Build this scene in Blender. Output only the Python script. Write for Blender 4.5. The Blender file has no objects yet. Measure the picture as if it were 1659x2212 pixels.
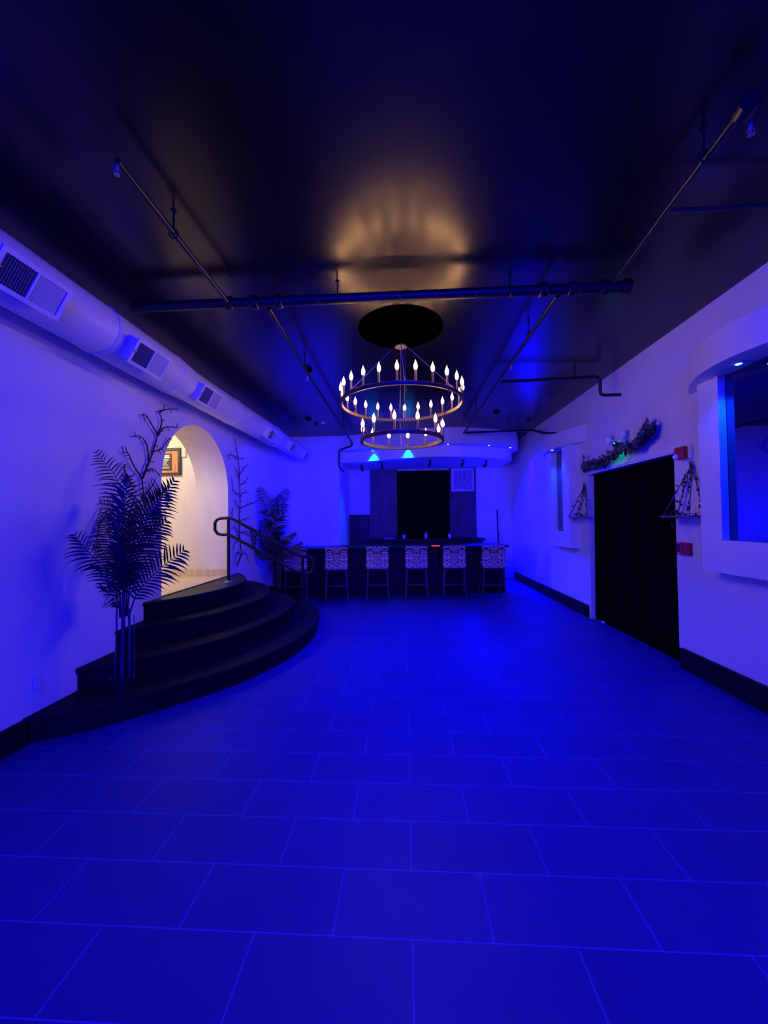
import bpy, math, random
from mathutils import Vector, Matrix
random.seed(7)
D = bpy.data; C = bpy.context.scene.collection; S = bpy.context.scene
PI = math.pi

# ---------------------------------------------------------------- camera
cam = D.objects.new('camera', D.cameras.new('camera')); C.objects.link(cam)
yaw, pitch, roll = 0.0542307, 0.0231076, -0.0120343
fw = Vector((-math.sin(yaw)*math.cos(pitch), math.cos(yaw)*math.cos(pitch), math.sin(pitch)))
r0 = Vector((math.cos(yaw), math.sin(yaw), 0)); u0 = r0.cross(fw)
rt = r0*math.cos(roll) + u0*math.sin(roll); up = u0*math.cos(roll) - r0*math.sin(roll)
M = Matrix((rt, up, -fw)).transposed().to_4x4(); M.translation = (0, 0, 1.6)
cam.matrix_world = M
cam.data.sensor_fit = 'HORIZONTAL'; cam.data.sensor_width = 36; cam.data.lens = 830/1659*36
cam.data.clip_start = 0.05
S.camera = cam

# ---------------------------------------------------------------- world, view, light
S.view_settings.view_transform = 'Standard'; S.view_settings.look = 'None'
S.view_settings.exposure = 0; S.view_settings.gamma = 1; S.view_settings.use_curve_mapping = False
w = D.worlds.new('world'); S.world = w; w.use_nodes = True
w.node_tree.nodes['Background'].inputs[0].default_value = (0.0, 0.0, 0.02, 1)
w.node_tree.nodes['Background'].inputs[1].default_value = 0.3
S.cycles.max_bounces = 7; S.cycles.caustics_reflective = False; S.cycles.caustics_refractive = False
S.cycles.sample_clamp_indirect = 10.0
S.cycles.use_denoising = True
BLUE = (0.0004, 0.0, 1.0); CYAN = (0.0, 0.22, 1.0); WARM = (1.0, 0.56, 0.27)

def area(name, loc, target, sx, sy, power, col, spread=180):
    l = D.lights.new(name, 'AREA'); l.shape = 'RECTANGLE'; l.size = sx; l.size_y = sy
    l.energy = power; l.color = col; l.spread = math.radians(spread)
    o = D.objects.new(name, l); C.objects.link(o); o.location = loc
    o.rotation_euler = (Vector(target)-Vector(loc)).to_track_quat('-Z', 'Y').to_euler(); return o
def spot(name, loc, target, power, col, deg, blend=.6, rad=.03):
    l = D.lights.new(name, 'SPOT'); l.energy = power; l.color = col
    l.spot_size = math.radians(deg); l.spot_blend = blend; l.shadow_soft_size = rad
    o = D.objects.new(name, l); C.objects.link(o); o.location = loc
    o.rotation_euler = (Vector(target)-Vector(loc)).to_track_quat('-Z', 'Y').to_euler(); return o
def point(name, loc, power, col, rad=.05):
    l = D.lights.new(name, 'POINT'); l.energy = power; l.color = col; l.shadow_soft_size = rad
    o = D.objects.new(name, l); C.objects.link(o); o.location = loc; return o

# blue room wash: added fill lights without fixtures, except the corner downlight
area('near_blue_wash', (0.2, -3.2, 3.3), (0.3, 3.0, 0.0), 4.6, 0.8, 650, BLUE)
area('left_blue_wash', (-0.6, -1.5, 0.35), (-2.8, 2.2, 0.9), 0.6, 0.4, 75, BLUE)
area('mid_blue_wash', (0.1, 4.6, 3.40), (0.1, 4.7, 0.0), 2.0, 4.2, 175, BLUE, 95)
area('bar_blue_wash', (-0.6, 8.35, 3.0), (-1.6, 9.6, 1.2), 2.0, 0.3, 50, BLUE)
area('corner_blue_wash', (1.9, 9.5, 2.0), (2.95, 8.9, 1.2), .5, .8, 260, BLUE, 150)
spot('corner_blue_downlight', (2.78, 9.1, 3.2), (2.93, 9.05, 1.0), 220, (.01, 0, 1), 70, 1, .03)
spot('bar_left_blue', (-1.9, 8.0, 1.3), (-2.0, 9.1, 1.9), 260, BLUE, 150, 1.0, .15)
spot('left_pier_blue', (-0.7, 7.0, 3.3), (-2.8, 6.9, 1.5), 150, BLUE, 120, 1.0, .12)
# warm lamps of the hall behind the arch
area('hall_warm_lamp', (-4.3, 4.9, 3.3), (-4.0, 5.2, 0.7), 0.9, 0.9, 46, (1.0, 0.84, 0.60))
area('hall_warm_side', (-4.6, 3.9, 2.2), (-3.4, 6.0, 1.7), 0.7, 0.7, 8, (1.0, 0.84, 0.60))

# ---------------------------------------------------------------- materials
MATS = {}
def mat(name, col, rough=.5, metal=0, spec=.5, noise=0, nscale=8, bump=0, bscale=30, emit=None, estr=0, stretch=None, coat=0):
    m = D.materials.new(name); m.use_nodes = True; nt = m.node_tree; b = nt.nodes['Principled BSDF']
    b.inputs['Base Color'].default_value = (*col, 1); b.inputs['Roughness'].default_value = rough
    b.inputs['Metallic'].default_value = metal; b.inputs['Specular IOR Level'].default_value = spec
    b.inputs['Coat Weight'].default_value = coat; b.inputs['Coat Roughness'].default_value = .12
    tc = nt.nodes.new('ShaderNodeTexCoord'); mp = nt.nodes.new('ShaderNodeMapping')
    nt.links.new(tc.outputs['Object'], mp.inputs[0])
    if stretch: mp.inputs['Scale'].default_value = stretch
    if noise:
        n = nt.nodes.new('ShaderNodeTexNoise'); n.inputs['Scale'].default_value = nscale; n.inputs['Detail'].default_value = 5
        nt.links.new(mp.outputs[0], n.inputs[0])
        r = nt.nodes.new('ShaderNodeValToRGB')
        r.color_ramp.elements[0].position = .3; r.color_ramp.elements[1].position = .7
        r.color_ramp.elements[0].color = (*[c*(1-noise) for c in col], 1)
        r.color_ramp.elements[1].color = (*[min(1, c*(1+noise)) for c in col], 1)
        nt.links.new(n.outputs['Fac'], r.inputs[0]); nt.links.new(r.outputs[0], b.inputs['Base Color'])
    if bump:
        n2 = nt.nodes.new('ShaderNodeTexNoise'); n2.inputs['Scale'].default_value = bscale; n2.inputs['Detail'].default_value = 4
        nt.links.new(mp.outputs[0], n2.inputs[0])
        bp = nt.nodes.new('ShaderNodeBump'); bp.inputs['Strength'].default_value = bump; bp.inputs['Distance'].default_value = .02
        nt.links.new(n2.outputs['Fac'], bp.inputs['Height']); nt.links.new(bp.outputs[0], b.inputs['Normal'])
    if emit:
        b.inputs['Emission Color'].default_value = (*emit, 1); b.inputs['Emission Strength'].default_value = estr
    MATS[name] = m; return m

plaster = mat('plaster', (.78, .75, .72), .75, noise=.03, nscale=3, bump=.12, bscale=9)
plaster_smooth = mat('plaster_smooth', (.78, .75, .72), .6, noise=.02, nscale=4)
hall_plaster = mat('hall_plaster', (.74, .66, .55), .8, noise=.05, nscale=5, bump=.25, bscale=7, stretch=(1, 1, .35))
ceil_mat = mat('ceiling_paint', (.005, .005, .007), .25, spec=.45, noise=.15, nscale=2, bump=.10, bscale=2.2)
black_gloss = mat('black_paint', (.007, .007, .012), .46, spec=.2, noise=.2, nscale=10, bump=.03)
step_black = mat('step_black', (.005, .005, .009), .62, spec=.12, noise=.2, nscale=10)
black_wood = mat('black_wood', (.006, .006, .009), .45, spec=.25, noise=.25, nscale=12, stretch=(1, 1, 6))
black_metal = mat('black_metal', (.008, .008, .011), .42, spec=.3, noise=.1)
pipe_mat = mat('pipe_paint', (.007, .007, .012), .35, spec=.4, noise=.15, nscale=20)
brass = mat('dark_brass', (.10, .075, .05), .42, metal=.8, noise=.15, nscale=30)
canopy_brass = mat('antique_brass', (.30, .22, .12), .4, metal=.8, noise=.15, nscale=30)
velvet = mat('black_velvet', (.0022, .0022, .003), .95, spec=.05, noise=.3, nscale=20)
disc_black = mat('matte_black', (.0004, .0004, .0006), .98, spec=.0, noise=.2, nscale=20)
duct_mat = mat('duct_paint', (.72, .71, .73), .45, noise=.03, nscale=6, bump=.05, bscale=14)
damper_mat = mat('damper_paint', (.48, .47, .52), .5, noise=.04)
louvre_mat = mat('louvre_metal', (.16, .15, .17), .5, noise=.1)
grille_dark = mat('grille_void', (.01, .01, .012), .7, noise=.2)
plank = mat('stained_planks', (.060, .036, .046), .5, noise=.55, nscale=5, bump=.1, stretch=(1, 1, .6))
door_wood = mat('dark_door_wood', (.030, .012, .022), .5, noise=.3, nscale=6, stretch=(4, 1, .5))
leaf = mat('palm_leaf', (.012, .022, .014), .5, noise=.3, nscale=14)
leaf_light = mat('ivy_leaf', (.10, .11, .10), .6, noise=.35, nscale=20)
twig_mat = mat('black_twig', (.012, .009, .008), .8, noise=.3, nscale=20)
stem_mat = mat('palm_stem', (.07, .07, .075), .5, noise=.3, nscale=18, stretch=(1, 1, .2))
rope = mat('jute_rope', (.16, .12, .10), .9, noise=.25, nscale=60)
white_plastic = mat('white_plastic', (.75, .74, .72), .4, noise=.02)
red_plastic = mat('red_plastic', (.50, .015, .010), .4, noise=.08)
glass_clear = mat('strobe_glass', (.8, .8, .85), .12, noise=.03, coat=.5)
steel = mat('zinc_steel', (.4, .4, .42), .35, metal=.8, noise=.1)
leg_mat = mat('stool_leg_wood', (.045, .03, .035), .35, noise=.2, nscale=12, stretch=(1, 1, .2))
seat_mat = mat('seat_vinyl', (.05, .03, .035), .5, noise=.2)
bulb_mat = mat('bulb_glow', (1, .8, .5), .3, noise=.01, emit=(1.0, .58, .24), estr=215)
shell_mat = mat('bulb_glass', (1, .6, .3), .2, noise=.01, emit=(1.0, .50, .12), estr=1.4)
_n = shell_mat.node_tree; _t = _n.nodes.new('ShaderNodeBsdfTransparent'); _m = _n.nodes.new('ShaderNodeMixShader'); _m.inputs[0].default_value = .55
_n.links.new(_t.outputs[0], _m.inputs[1]); _n.links.new(_n.nodes['Principled BSDF'].outputs[0], _m.inputs[2]); _n.links.new(_m.outputs[0], _n.nodes['Material Output'].inputs[0])
cyan_lens = mat('downlight_lens', (.3, .6, 1), .3, noise=.01, emit=(.18, .75, 1.0), estr=5)
green_lens = mat('green_led', (.1, 1, .3), .3, noise=.01, emit=(.05, 1.0, .45), estr=6)
red_lens = mat('red_led', (1, .1, .05), .3, noise=.01, emit=(1.0, .03, .03), estr=1.0)
picture_wood = mat('picture_orange_wood', (.50, .20, .09), .5, noise=.4, nscale=7, stretch=(6, 6, .6))
picture_dark = mat('picture_dark', (.03, .02, .02), .5, noise=.3)
picture_paper = mat('picture_paper', (.75, .68, .62), .6, noise=.15)
frame_black = mat('picture_frame_wood', (.02, .010, .008), .4, noise=.2)
baseb = mat('baseboard_black', (.006, .006, .010), .5, spec=.15, noise=.2, bump=.03)
hall_tile = mat('hall_tile', (.62, .48, .32), .4, noise=.15, nscale=4, stretch=(4, .6, 1), bump=.02)
mirror_mat = mat('mirror_glass', (.17, .18, .24), .02, metal=1.0, noise=.01)
artw = mat('carved_panel', (.30, .30, .34), .7, noise=.45, nscale=22, bump=.3)
frame_white = mat('whitewashed_frame', (.62, .62, .66), .6, noise=.06)

# floor: large format tiles in running bond
fm = D.materials.new('floor_tile'); fm.use_nodes = True; nt = fm.node_tree; b = nt.nodes['Principled BSDF']
tc = nt.nodes.new('ShaderNodeTexCoord'); mp = nt.nodes.new('ShaderNodeMapping')
mp.inputs['Location'].default_value = (12.3-.0075, 11.6-1.507, 0)
br = nt.nodes.new('ShaderNodeTexBrick'); br.offset = .5; br.offset_frequency = 2
br.inputs['Scale'].default_value = 1; br.inputs['Brick Width'].default_value = .615; br.inputs['Row Height'].default_value = .29
br.inputs['Mortar Size'].default_value = .0032; br.inputs['Mortar Smooth'].default_value = .25; br.inputs['Bias'].default_value = 0
br.inputs['Color1'].default_value = (.014, .016, .20, 1); br.inputs['Color2'].default_value = (.012, .014, .18, 1)  # blue room light put into tile and joint colours, red kept low
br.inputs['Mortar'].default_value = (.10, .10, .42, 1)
nt.links.new(tc.outputs['Object'], mp.inputs[0]); nt.links.new(mp.outputs[0], br.inputs[0])
nz = nt.nodes.new('ShaderNodeTexNoise'); nz.inputs['Scale'].default_value = 1.6; nz.inputs['Detail'].default_value = 6
nt.links.new(tc.outputs['Object'], nz.inputs[0])
mx = nt.nodes.new('ShaderNodeMixRGB'); mx.blend_type = 'MULTIPLY'; mx.inputs[0].default_value = .35
nt.links.new(br.outputs[0], mx.inputs[1]); nt.links.new(nz.outputs['Color'], mx.inputs[2])
rmp = nt.nodes.new('ShaderNodeMapRange'); rmp.inputs['To Min'].default_value = .45; rmp.inputs['To Max'].default_value = .65
nt.links.new(nz.outputs['Fac'], rmp.inputs[0]); nt.links.new(rmp.outputs[0], b.inputs['Roughness'])
nt.links.new(mx.outputs[0], b.inputs['Base Color'])
bp = nt.nodes.new('ShaderNodeBump'); bp.inputs['Strength'].default_value = .35; bp.inputs['Distance'].default_value = .003; bp.invert = True
nt.links.new(br.outputs['Fac'], bp.inputs['Height']); nt.links.new(bp.outputs[0], b.inputs['Normal'])
b.inputs['Specular IOR Level'].default_value = .35
floor_mat = fm

# damask cover of the bar stools: pale scrolling lines on plum cloth, mirrored about the centre
dm = D.materials.new('damask_cover'); dm.use_nodes = True; nt = dm.node_tree; b = nt.nodes['Principled BSDF']
tc = nt.nodes.new('ShaderNodeTexCoord'); sx = nt.nodes.new('ShaderNodeSeparateXYZ'); nt.links.new(tc.outputs['Object'], sx.inputs[0])
pp = nt.nodes.new('ShaderNodeMath'); pp.operation = 'PINGPONG'; pp.inputs[1].default_value = .145
nt.links.new(sx.outputs[0], pp.inputs[0])
cx = nt.nodes.new('ShaderNodeCombineXYZ'); nt.links.new(pp.outputs[0], cx.inputs[0]); nt.links.new(sx.outputs[2], cx.inputs[2])
dn = nt.nodes.new('ShaderNodeTexNoise'); dn.inputs['Scale'].default_value = 9; nt.links.new(cx.outputs[0], dn.inputs[0])
va = nt.nodes.new('ShaderNodeVectorMath'); va.operation = 'MULTIPLY_ADD'; va.inputs[1].default_value = (.10, 0, .10)
nt.links.new(dn.outputs['Color'], va.inputs[0]); nt.links.new(cx.outputs[0], va.inputs[2])
vo = nt.nodes.new('ShaderNodeTexVoronoi'); vo.feature = 'F1'; vo.inputs['Scale'].default_value = 24; nt.links.new(va.outputs[0], vo.inputs[0])
si = nt.nodes.new('ShaderNodeMath'); si.operation = 'MULTIPLY'; si.inputs[1].default_value = 20; nt.links.new(vo.outputs['Distance'], si.inputs[0])
sn = nt.nodes.new('ShaderNodeMath'); sn.operation = 'SINE'; nt.links.new(si.outputs[0], sn.inputs[0])
rp = nt.nodes.new('ShaderNodeValToRGB'); rp.color_ramp.elements[0].position = .0; rp.color_ramp.elements[1].position = .7
rp.color_ramp.elements[0].color = (.035, .006, .02, 1); rp.color_ramp.elements[1].color = (.80, .55, .62, 1)
nt.links.new(sn.outputs[0], rp.inputs[0]); nt.links.new(rp.outputs[0], b.inputs['Base Color']); b.inputs['Roughness'].default_value = .8
damask = dm

# ---------------------------------------------------------------- mesh helpers
class MB:
    def __init__(s): s.v = []; s.f = []
    def add(s, vs, fs):
        n = len(s.v); s.v += [tuple(p) for p in vs]; s.f += [tuple(i+n for i in f) for f in fs]; return s
    def box(s, x0, x1, y0, y1, z0, z1):
        if x0 > x1: x0, x1 = x1, x0
        if y0 > y1: y0, y1 = y1, y0
        if z0 > z1: z0, z1 = z1, z0
        return s.add([(x0,y0,z0),(x1,y0,z0),(x1,y1,z0),(x0,y1,z0),(x0,y0,z1),(x1,y0,z1),(x1,y1,z1),(x0,y1,z1)],
                     [(0,3,2,1),(4,5,6,7),(0,1,5,4),(1,2,6,5),(2,3,7,6),(3,0,4,7)])
    def obox(s, c, ax, ay, az):          # oriented box: centre and three half vectors
        c = Vector(c); vs = []
        for k in (-1, 1):
            for i, j in ((-1,-1),(1,-1),(1,1),(-1,1)): vs.append(c+Vector(ax)*i+Vector(ay)*j+Vector(az)*k)
        return s.add(vs, [(0,3,2,1),(4,5,6,7),(0,1,5,4),(1,2,6,5),(2,3,7,6),(3,0,4,7)])
    def tube(s, pts, r, n=10, closed=False, cap=True):
        P = [Vector(p) for p in pts]; m = len(P); rs = r if isinstance(r, (list, tuple)) else [r]*m
        T = []
        for i in range(m):
            a = P[(i-1) % m] if (closed or i > 0) else P[i]; c = P[(i+1) % m] if (closed or i < m-1) else P[i]
            t = (c-a); T.append(t.normalized() if t.length > 1e-9 else Vector((0,0,1)))
        u = T[0].orthogonal().normalized(); vs = []
        for i in range(m):
            u = (u - T[i]*u.dot(T[i])); u = u.normalized() if u.length > 1e-6 else T[i].orthogonal().normalized()
            w_ = T[i].cross(u)
            for k in range(n):
                a = 2*PI*k/n; vs.append(P[i] + (u*math.cos(a)+w_*math.sin(a))*rs[i])
        fs = []
        for i in range(m if closed else m-1):
            j = (i+1) % m
            for k in range(n):
                l = (k+1) % n; fs.append((i*n+k, i*n+l, j*n+l, j*n+k))
        if cap and not closed: fs += [tuple(range(n))[::-1], tuple((m-1)*n+k for k in range(n))]
        return s.add(vs, fs)
    def lathe(s, prof, c=(0,0,0), n=24, axis='Z'):   # prof: (radius, height)
        vs = []; c = Vector(c)
        for r, h in prof:
            for k in range(n):
                a = 2*PI*k/n; x, y = r*math.cos(a), r*math.sin(a)
                p = {'Z': (x, y, h), 'X': (h, x, y), 'Y': (x, h, y)}[axis]; vs.append(c+Vector(p))
        fs = []
        for i in range(len(prof)-1):
            for k in range(n):
                l = (k+1) % n; fs.append((i*n+k, i*n+l, (i+1)*n+l, (i+1)*n+k))
        m = len(prof); fs += [tuple(range(n))[::-1], tuple((m-1)*n+k for k in range(n))]
        return s.add(vs, fs)
    def prism(s, outline, z0, z1):       # closed plan outline (x, y)
        n = len(outline); vs = [(x, y, z0) for x, y in outline] + [(x, y, z1) for x, y in outline]
        fs = [tuple(range(n))[::-1], tuple(range(n, 2*n))] + [(i, (i+1) % n, n+(i+1) % n, n+i) for i in range(n)]
        return s.add(vs, fs)
    def build(s, name, m, parent=None, smooth=False, bevel=0, origin=None):
        me = D.meshes.new(name); vs = s.v
        if origin is not None: o_ = Vector(origin); vs = [tuple(Vector(p)-o_) for p in vs]
        me.from_pydata(vs, [], s.f); me.materials.append(m)
        if smooth:
            for p in me.polygons: p.use_smooth = True
            me.set_sharp_from_angle(angle=math.radians(40))
        o = D.objects.new(name, me); C.objects.link(o)
        if origin is not None: o.location = origin
        if bevel:
            bv = o.modifiers.new('bevel', 'BEVEL'); bv.width = bevel; bv.segments = 2; bv.limit_method = 'ANGLE'
        if parent is not None:
            o.parent = parent; o.matrix_parent_inverse = Matrix.Identity(4)
            o.location = Vector(o.location) - Vector(parent.location) if parent.parent is None and parent.type == 'EMPTY' and parent.get('_w') else o.location
        import bmesh
        bm = bmesh.new(); bm.from_mesh(me); bmesh.ops.recalc_face_normals(bm, faces=bm.faces); bm.to_mesh(me); bm.free()
        return o
def tag(o, label=None, cat=None, group=None, kind=None):
    if label: o['label'] = label
    if cat: o['category'] = cat
    if group: o['group'] = group
    if kind: o['kind'] = kind
    return o
def thing(name, label, cat, loc=(0,0,0), rz=0, group=None):
    o = D.objects.new(name, None); o.empty_display_size = .1; C.objects.link(o); o.location = loc; o.rotation_euler = (0,0,rz)
    return tag(o, label, cat, group)
def struct(mb, name, m, **k):
    o = mb.build(name, m, **k); o['kind'] = 'structure'; return o
def copy_thing(root):
    r = root.copy(); C.objects.link(r)
    for ch in [c for c in D.objects if c.parent == root]:
        c2 = ch.copy(); C.objects.link(c2); c2.parent = r
        for g in [c for c in D.objects if c.parent == ch]:
            g2 = g.copy(); C.objects.link(g2); g2.parent = c2
    return r
def catmull(pts, n=8):
    P = [Vector(p) for p in pts]; out = []
    for i in range(len(P)-1):
        p0 = P[i-1] if i else P[i]*2-P[i+1]; p1 = P[i]; p2 = P[i+1]; p3 = P[i+2] if i+2 < len(P) else P[i+1]*2-P[i]
        for k in range(n):
            t = k/n
            out.append(.5*((2*p1)+(p2-p0)*t+(2*p0-5*p1+4*p2-p3)*t*t+(3*p1-p0-3*p2+p3)*t**3))
    out.append(P[-1]); return out
def grid_wall(mb, axis, p0, p1, ucuts, zcuts, hole):  # wall slab with rectangular holes
    for i in range(len(ucuts)-1):
        for j in range(len(zcuts)-1):
            u0, u1, z0, z1 = ucuts[i], ucuts[i+1], zcuts[j], zcuts[j+1]
            if hole((u0+u1)/2, (z0+z1)/2) or z1-z0 < 1e-4: continue
            if axis == 'X': mb.box(p0, p1, u0, u1, z0, z1)
            else: mb.box(u0, u1, p0, p1, z0, z1)
    return mb
TWIG_LARGE = [[(-2.765, 3.901, 2.082), (-2.765, 4.005, 2.278), (-2.765, 4.083, 2.394), (-2.765, 4.163, 2.59), (-2.765, 4.221, 2.765), (-2.765, 4.171, 2.864)], [(-2.765, 4.171, 2.864), (-2.765, 4.317, 2.934), (-2.765, 4.521, 2.999)], [(-2.765, 4.005, 2.278), (-2.765, 3.974, 2.446), (-2.765, 3.871, 2.52), (-2.765, 3.745, 2.488)], [(-2.765, 3.901, 2.082), (-2.765, 3.76, 2.202), (-2.765, 3.693, 2.305), (-2.765, 3.622, 2.302)], [(-2.765, 4.083, 2.394), (-2.765, 4.231, 2.453), (-2.765, 4.3, 2.543), (-2.765, 4.38, 2.616)], [(-2.765, 4.163, 2.59), (-2.765, 4.299, 2.719), (-2.765, 4.56, 2.777)], [(-2.765, 4.163, 2.59), (-2.765, 4.082, 2.656), (-2.765, 3.95, 2.766), (-2.765, 3.877, 2.741)], [(-2.765, 3.93, 2.126), (-2.765, 4.052, 2.202), (-2.765, 4.206, 2.154)], [(-2.765, 3.734, 2.016), (-2.765, 3.655, 2.13), (-2.765, 3.655, 2.2)], [(-2.765, 3.901, 2.082), (-2.765, 3.916, 2.014), (-2.765, 3.931, 1.885), (-2.765, 3.954, 1.736)], [(-2.765, 3.931, 1.885), (-2.765, 4.084, 2.019), (-2.765, 4.107, 2.105)]]
TWIG_TALL = [[(-2.765, 6.211, 0.892), (-2.765, 6.359, 1.08), (-2.765, 6.305, 1.321), (-2.765, 6.29, 1.715), (-2.765, 6.311, 2.032), (-2.765, 6.296, 2.506), (-2.765, 6.243, 2.72), (-2.765, 6.121, 2.977)], [(-2.765, 6.243, 2.657), (-2.765, 6.067, 2.69), (-2.765, 5.868, 2.671)], [(-2.765, 5.9, 2.676), (-2.765, 5.906, 2.588)], [(-2.765, 6.297, 2.665), (-2.765, 6.507, 2.715)], [(-2.765, 6.295, 2.411), (-2.765, 6.585, 2.595), (-2.765, 6.687, 2.593)], [(-2.765, 6.312, 2.239), (-2.765, 6.503, 2.289), (-2.765, 6.644, 2.42)], [(-2.765, 6.311, 2.016), (-2.765, 6.502, 2.126), (-2.765, 6.724, 2.125)], [(-2.765, 6.291, 1.842), (-2.765, 6.743, 1.941), (-2.765, 7.051, 1.972)], [(-2.765, 6.273, 1.841), (-2.765, 6.096, 1.988)], [(-2.765, 6.295, 2.348), (-2.765, 6.117, 2.513)], [(-2.765, 6.304, 2.063), (-2.765, 6.08, 2.125), (-2.765, 6.013, 2.317)], [(-2.765, 6.289, 1.637), (-2.765, 6.699, 1.687)], [(-2.765, 6.305, 1.321), (-2.765, 6.198, 1.481), (-2.765, 6.042, 1.53)], [(-2.765, 6.343, 1.43), (-2.765, 6.575, 1.439), (-2.765, 6.696, 1.352)], [(-2.765, 6.359, 1.065), (-2.765, 6.532, 1.066), (-2.765, 6.65, 0.907)], [(-2.765, 6.322, 1.084), (-2.765, 6.16, 1.113), (-2.765, 6.106, 0.919)], [(-2.765, 6.027, 1.833), (-2.765, 5.993, 1.742), (-2.765, 6.026, 1.697)], [(-2.765, 6.305, 1.321), (-2.765, 6.109, 1.254), (-2.765, 6.056, 1.121)]]
FRONDS_NEAR = [[(-2.356, 3.08, 0.823), (-2.351, 3.08, 1.352), (-2.39, 3.08, 1.727), (-2.504, 3.08, 2.004), (-2.748, 3.08, 2.25)], [(-2.349, 3.08, 0.837), (-2.351, 3.08, 1.352), (-2.412, 3.08, 1.612), (-2.518, 3.08, 1.729), (-2.654, 3.08, 1.789)], [(-2.363, 3.08, 0.837), (-2.44, 3.08, 1.238), (-2.607, 3.08, 1.527), (-2.821, 3.08, 1.733)], [(-2.371, 3.08, 0.837), (-2.439, 3.08, 1.095), (-2.667, 3.08, 1.384), (-2.896, 3.08, 1.618)], [(-2.334, 3.08, 0.837), (-2.328, 3.08, 1.424), (-2.262, 3.08, 1.725), (-2.173, 3.08, 1.984)], [(-2.319, 3.08, 0.837), (-2.291, 3.08, 1.352), (-2.142, 3.08, 1.652), (-1.928, 3.08, 1.965)], [(-2.311, 3.08, 0.837), (-2.26, 3.08, 1.208), (-2.112, 3.08, 1.465), (-1.964, 3.08, 1.621)], [(-2.296, 3.08, 0.823), (-2.23, 3.08, 1.023), (-2.052, 3.08, 1.222), (-1.853, 3.08, 1.377)], [(-2.371, 3.08, 0.823), (-2.394, 3.08, 0.923), (-2.469, 3.08, 0.994), (-2.604, 3.08, 1.023)], [(-2.334, 3.08, 0.837), (-2.305, 3.08, 1.237), (-2.202, 3.08, 1.523), (-2.128, 3.08, 1.695), (-1.905, 3.08, 1.878)], [(-2.36, 3.08, 0.837), (-2.41, 3.08, 1.18), (-2.516, 3.08, 1.354), (-2.584, 3.08, 1.527)]]
FRONDS_FAR = [[(-2.505, 7.02, 0.695), (-2.451, 7.02, 1.592), (-2.547, 7.02, 1.915), (-2.677, 7.02, 2.239)], [(-2.505, 7.02, 0.695), (-2.418, 7.02, 1.591), (-2.334, 7.02, 1.912), (-2.153, 7.02, 2.198)], [(-2.521, 7.02, 0.695), (-2.584, 7.02, 1.143), (-2.681, 7.02, 1.401), (-2.795, 7.02, 1.644)], [(-2.488, 7.02, 0.694), (-2.388, 7.02, 1.174), (-2.224, 7.02, 1.332), (-2.028, 7.02, 1.41)], [(-2.472, 7.02, 0.694), (-2.323, 7.02, 1.013), (-2.127, 7.02, 1.14), (-1.9, 7.02, 1.233)], [(-2.521, 7.02, 0.695), (-2.617, 7.02, 1.015), (-2.78, 7.02, 1.209), (-2.845, 7.02, 1.532)], [(-2.488, 7.02, 0.694), (-2.419, 7.02, 1.334), (-2.319, 7.02, 1.718), (-2.317, 7.02, 2.104)]]
H = 3.65; XL = -2.8; XR = 2.95; YB = 10.8; YC = 9.1; YN = -4.0

# ---------------------------------------------------------------- the room shell
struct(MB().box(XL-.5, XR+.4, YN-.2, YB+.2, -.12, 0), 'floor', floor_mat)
# ceiling sheets, slightly out of plane with each other as painted boards are
struct(MB().box(XL-.5, XR+.4, YN-.2, YB+.2, H, H+.15), 'ceiling', ceil_mat)
struct(MB().box(XL-.5, XR+.4, YN-.2, YN, 0, H), 'wall_near', plaster)
# left wall with arched opening
A0, A1, AS = 4.27, 5.95, 2.09; AR = (A1-A0)/2; AC = (A0+A1)/2
wl = MB(); wl.box(XL-.5, XL, YN, A0, 0, H); wl.box(XL-.5, XL, A1, YC, 0, H); wl.box(XL-.5, XL, A0, A1, -.0, .74)
NA = 40; arc = [(AC-AR*math.cos(PI*k/NA), AS+AR*math.sin(PI*k/NA)) for k in range(NA+1)]
for k in range(NA):
    (ya, za), (yb, zb) = arc[k], arc[k+1]
    wl.add([(XL-.5,ya,za),(XL,ya,za),(XL,yb,zb),(XL-.5,yb,zb),(XL-.5,ya,H),(XL,ya,H),(XL,yb,H),(XL-.5,yb,H)],
           [(0,1,2,3),(4,7,6,5),(1,5,6,2),(0,3,7,4)])
struct(wl, 'wall_left', plaster)
# arch lining: warm plaster skin of the barrel and jambs
al = MB()
prof = [(A0, .76)] + arc + [(A1, .76)]
n = len(prof); vs = []
for (y, z) in prof:
    dy, dz = AC-y, (AS-z if z > AS else 0); L_ = math.hypot(dy, dz) or 1
    vs += [(XL-.52, y, z), (XL+.002, y, z), (XL-.52, y+dy/L_*.006, z+dz/L_*.006), (XL+.002, y+dy/L_*.006, z+dz/L_*.006)]
fs = []
for i in range(n-1):
    a, b_ = i*4, (i+1)*4; fs += [(a+2, a+3, b_+3, b_+2), (a, b_, b_+1, a+1), (a+1, b_+1, b_+3, a+3), (a, a+2, b_+2, b_)]
al.add(vs, fs)
struct(al, 'trim_arch', hall_plaster)
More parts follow.
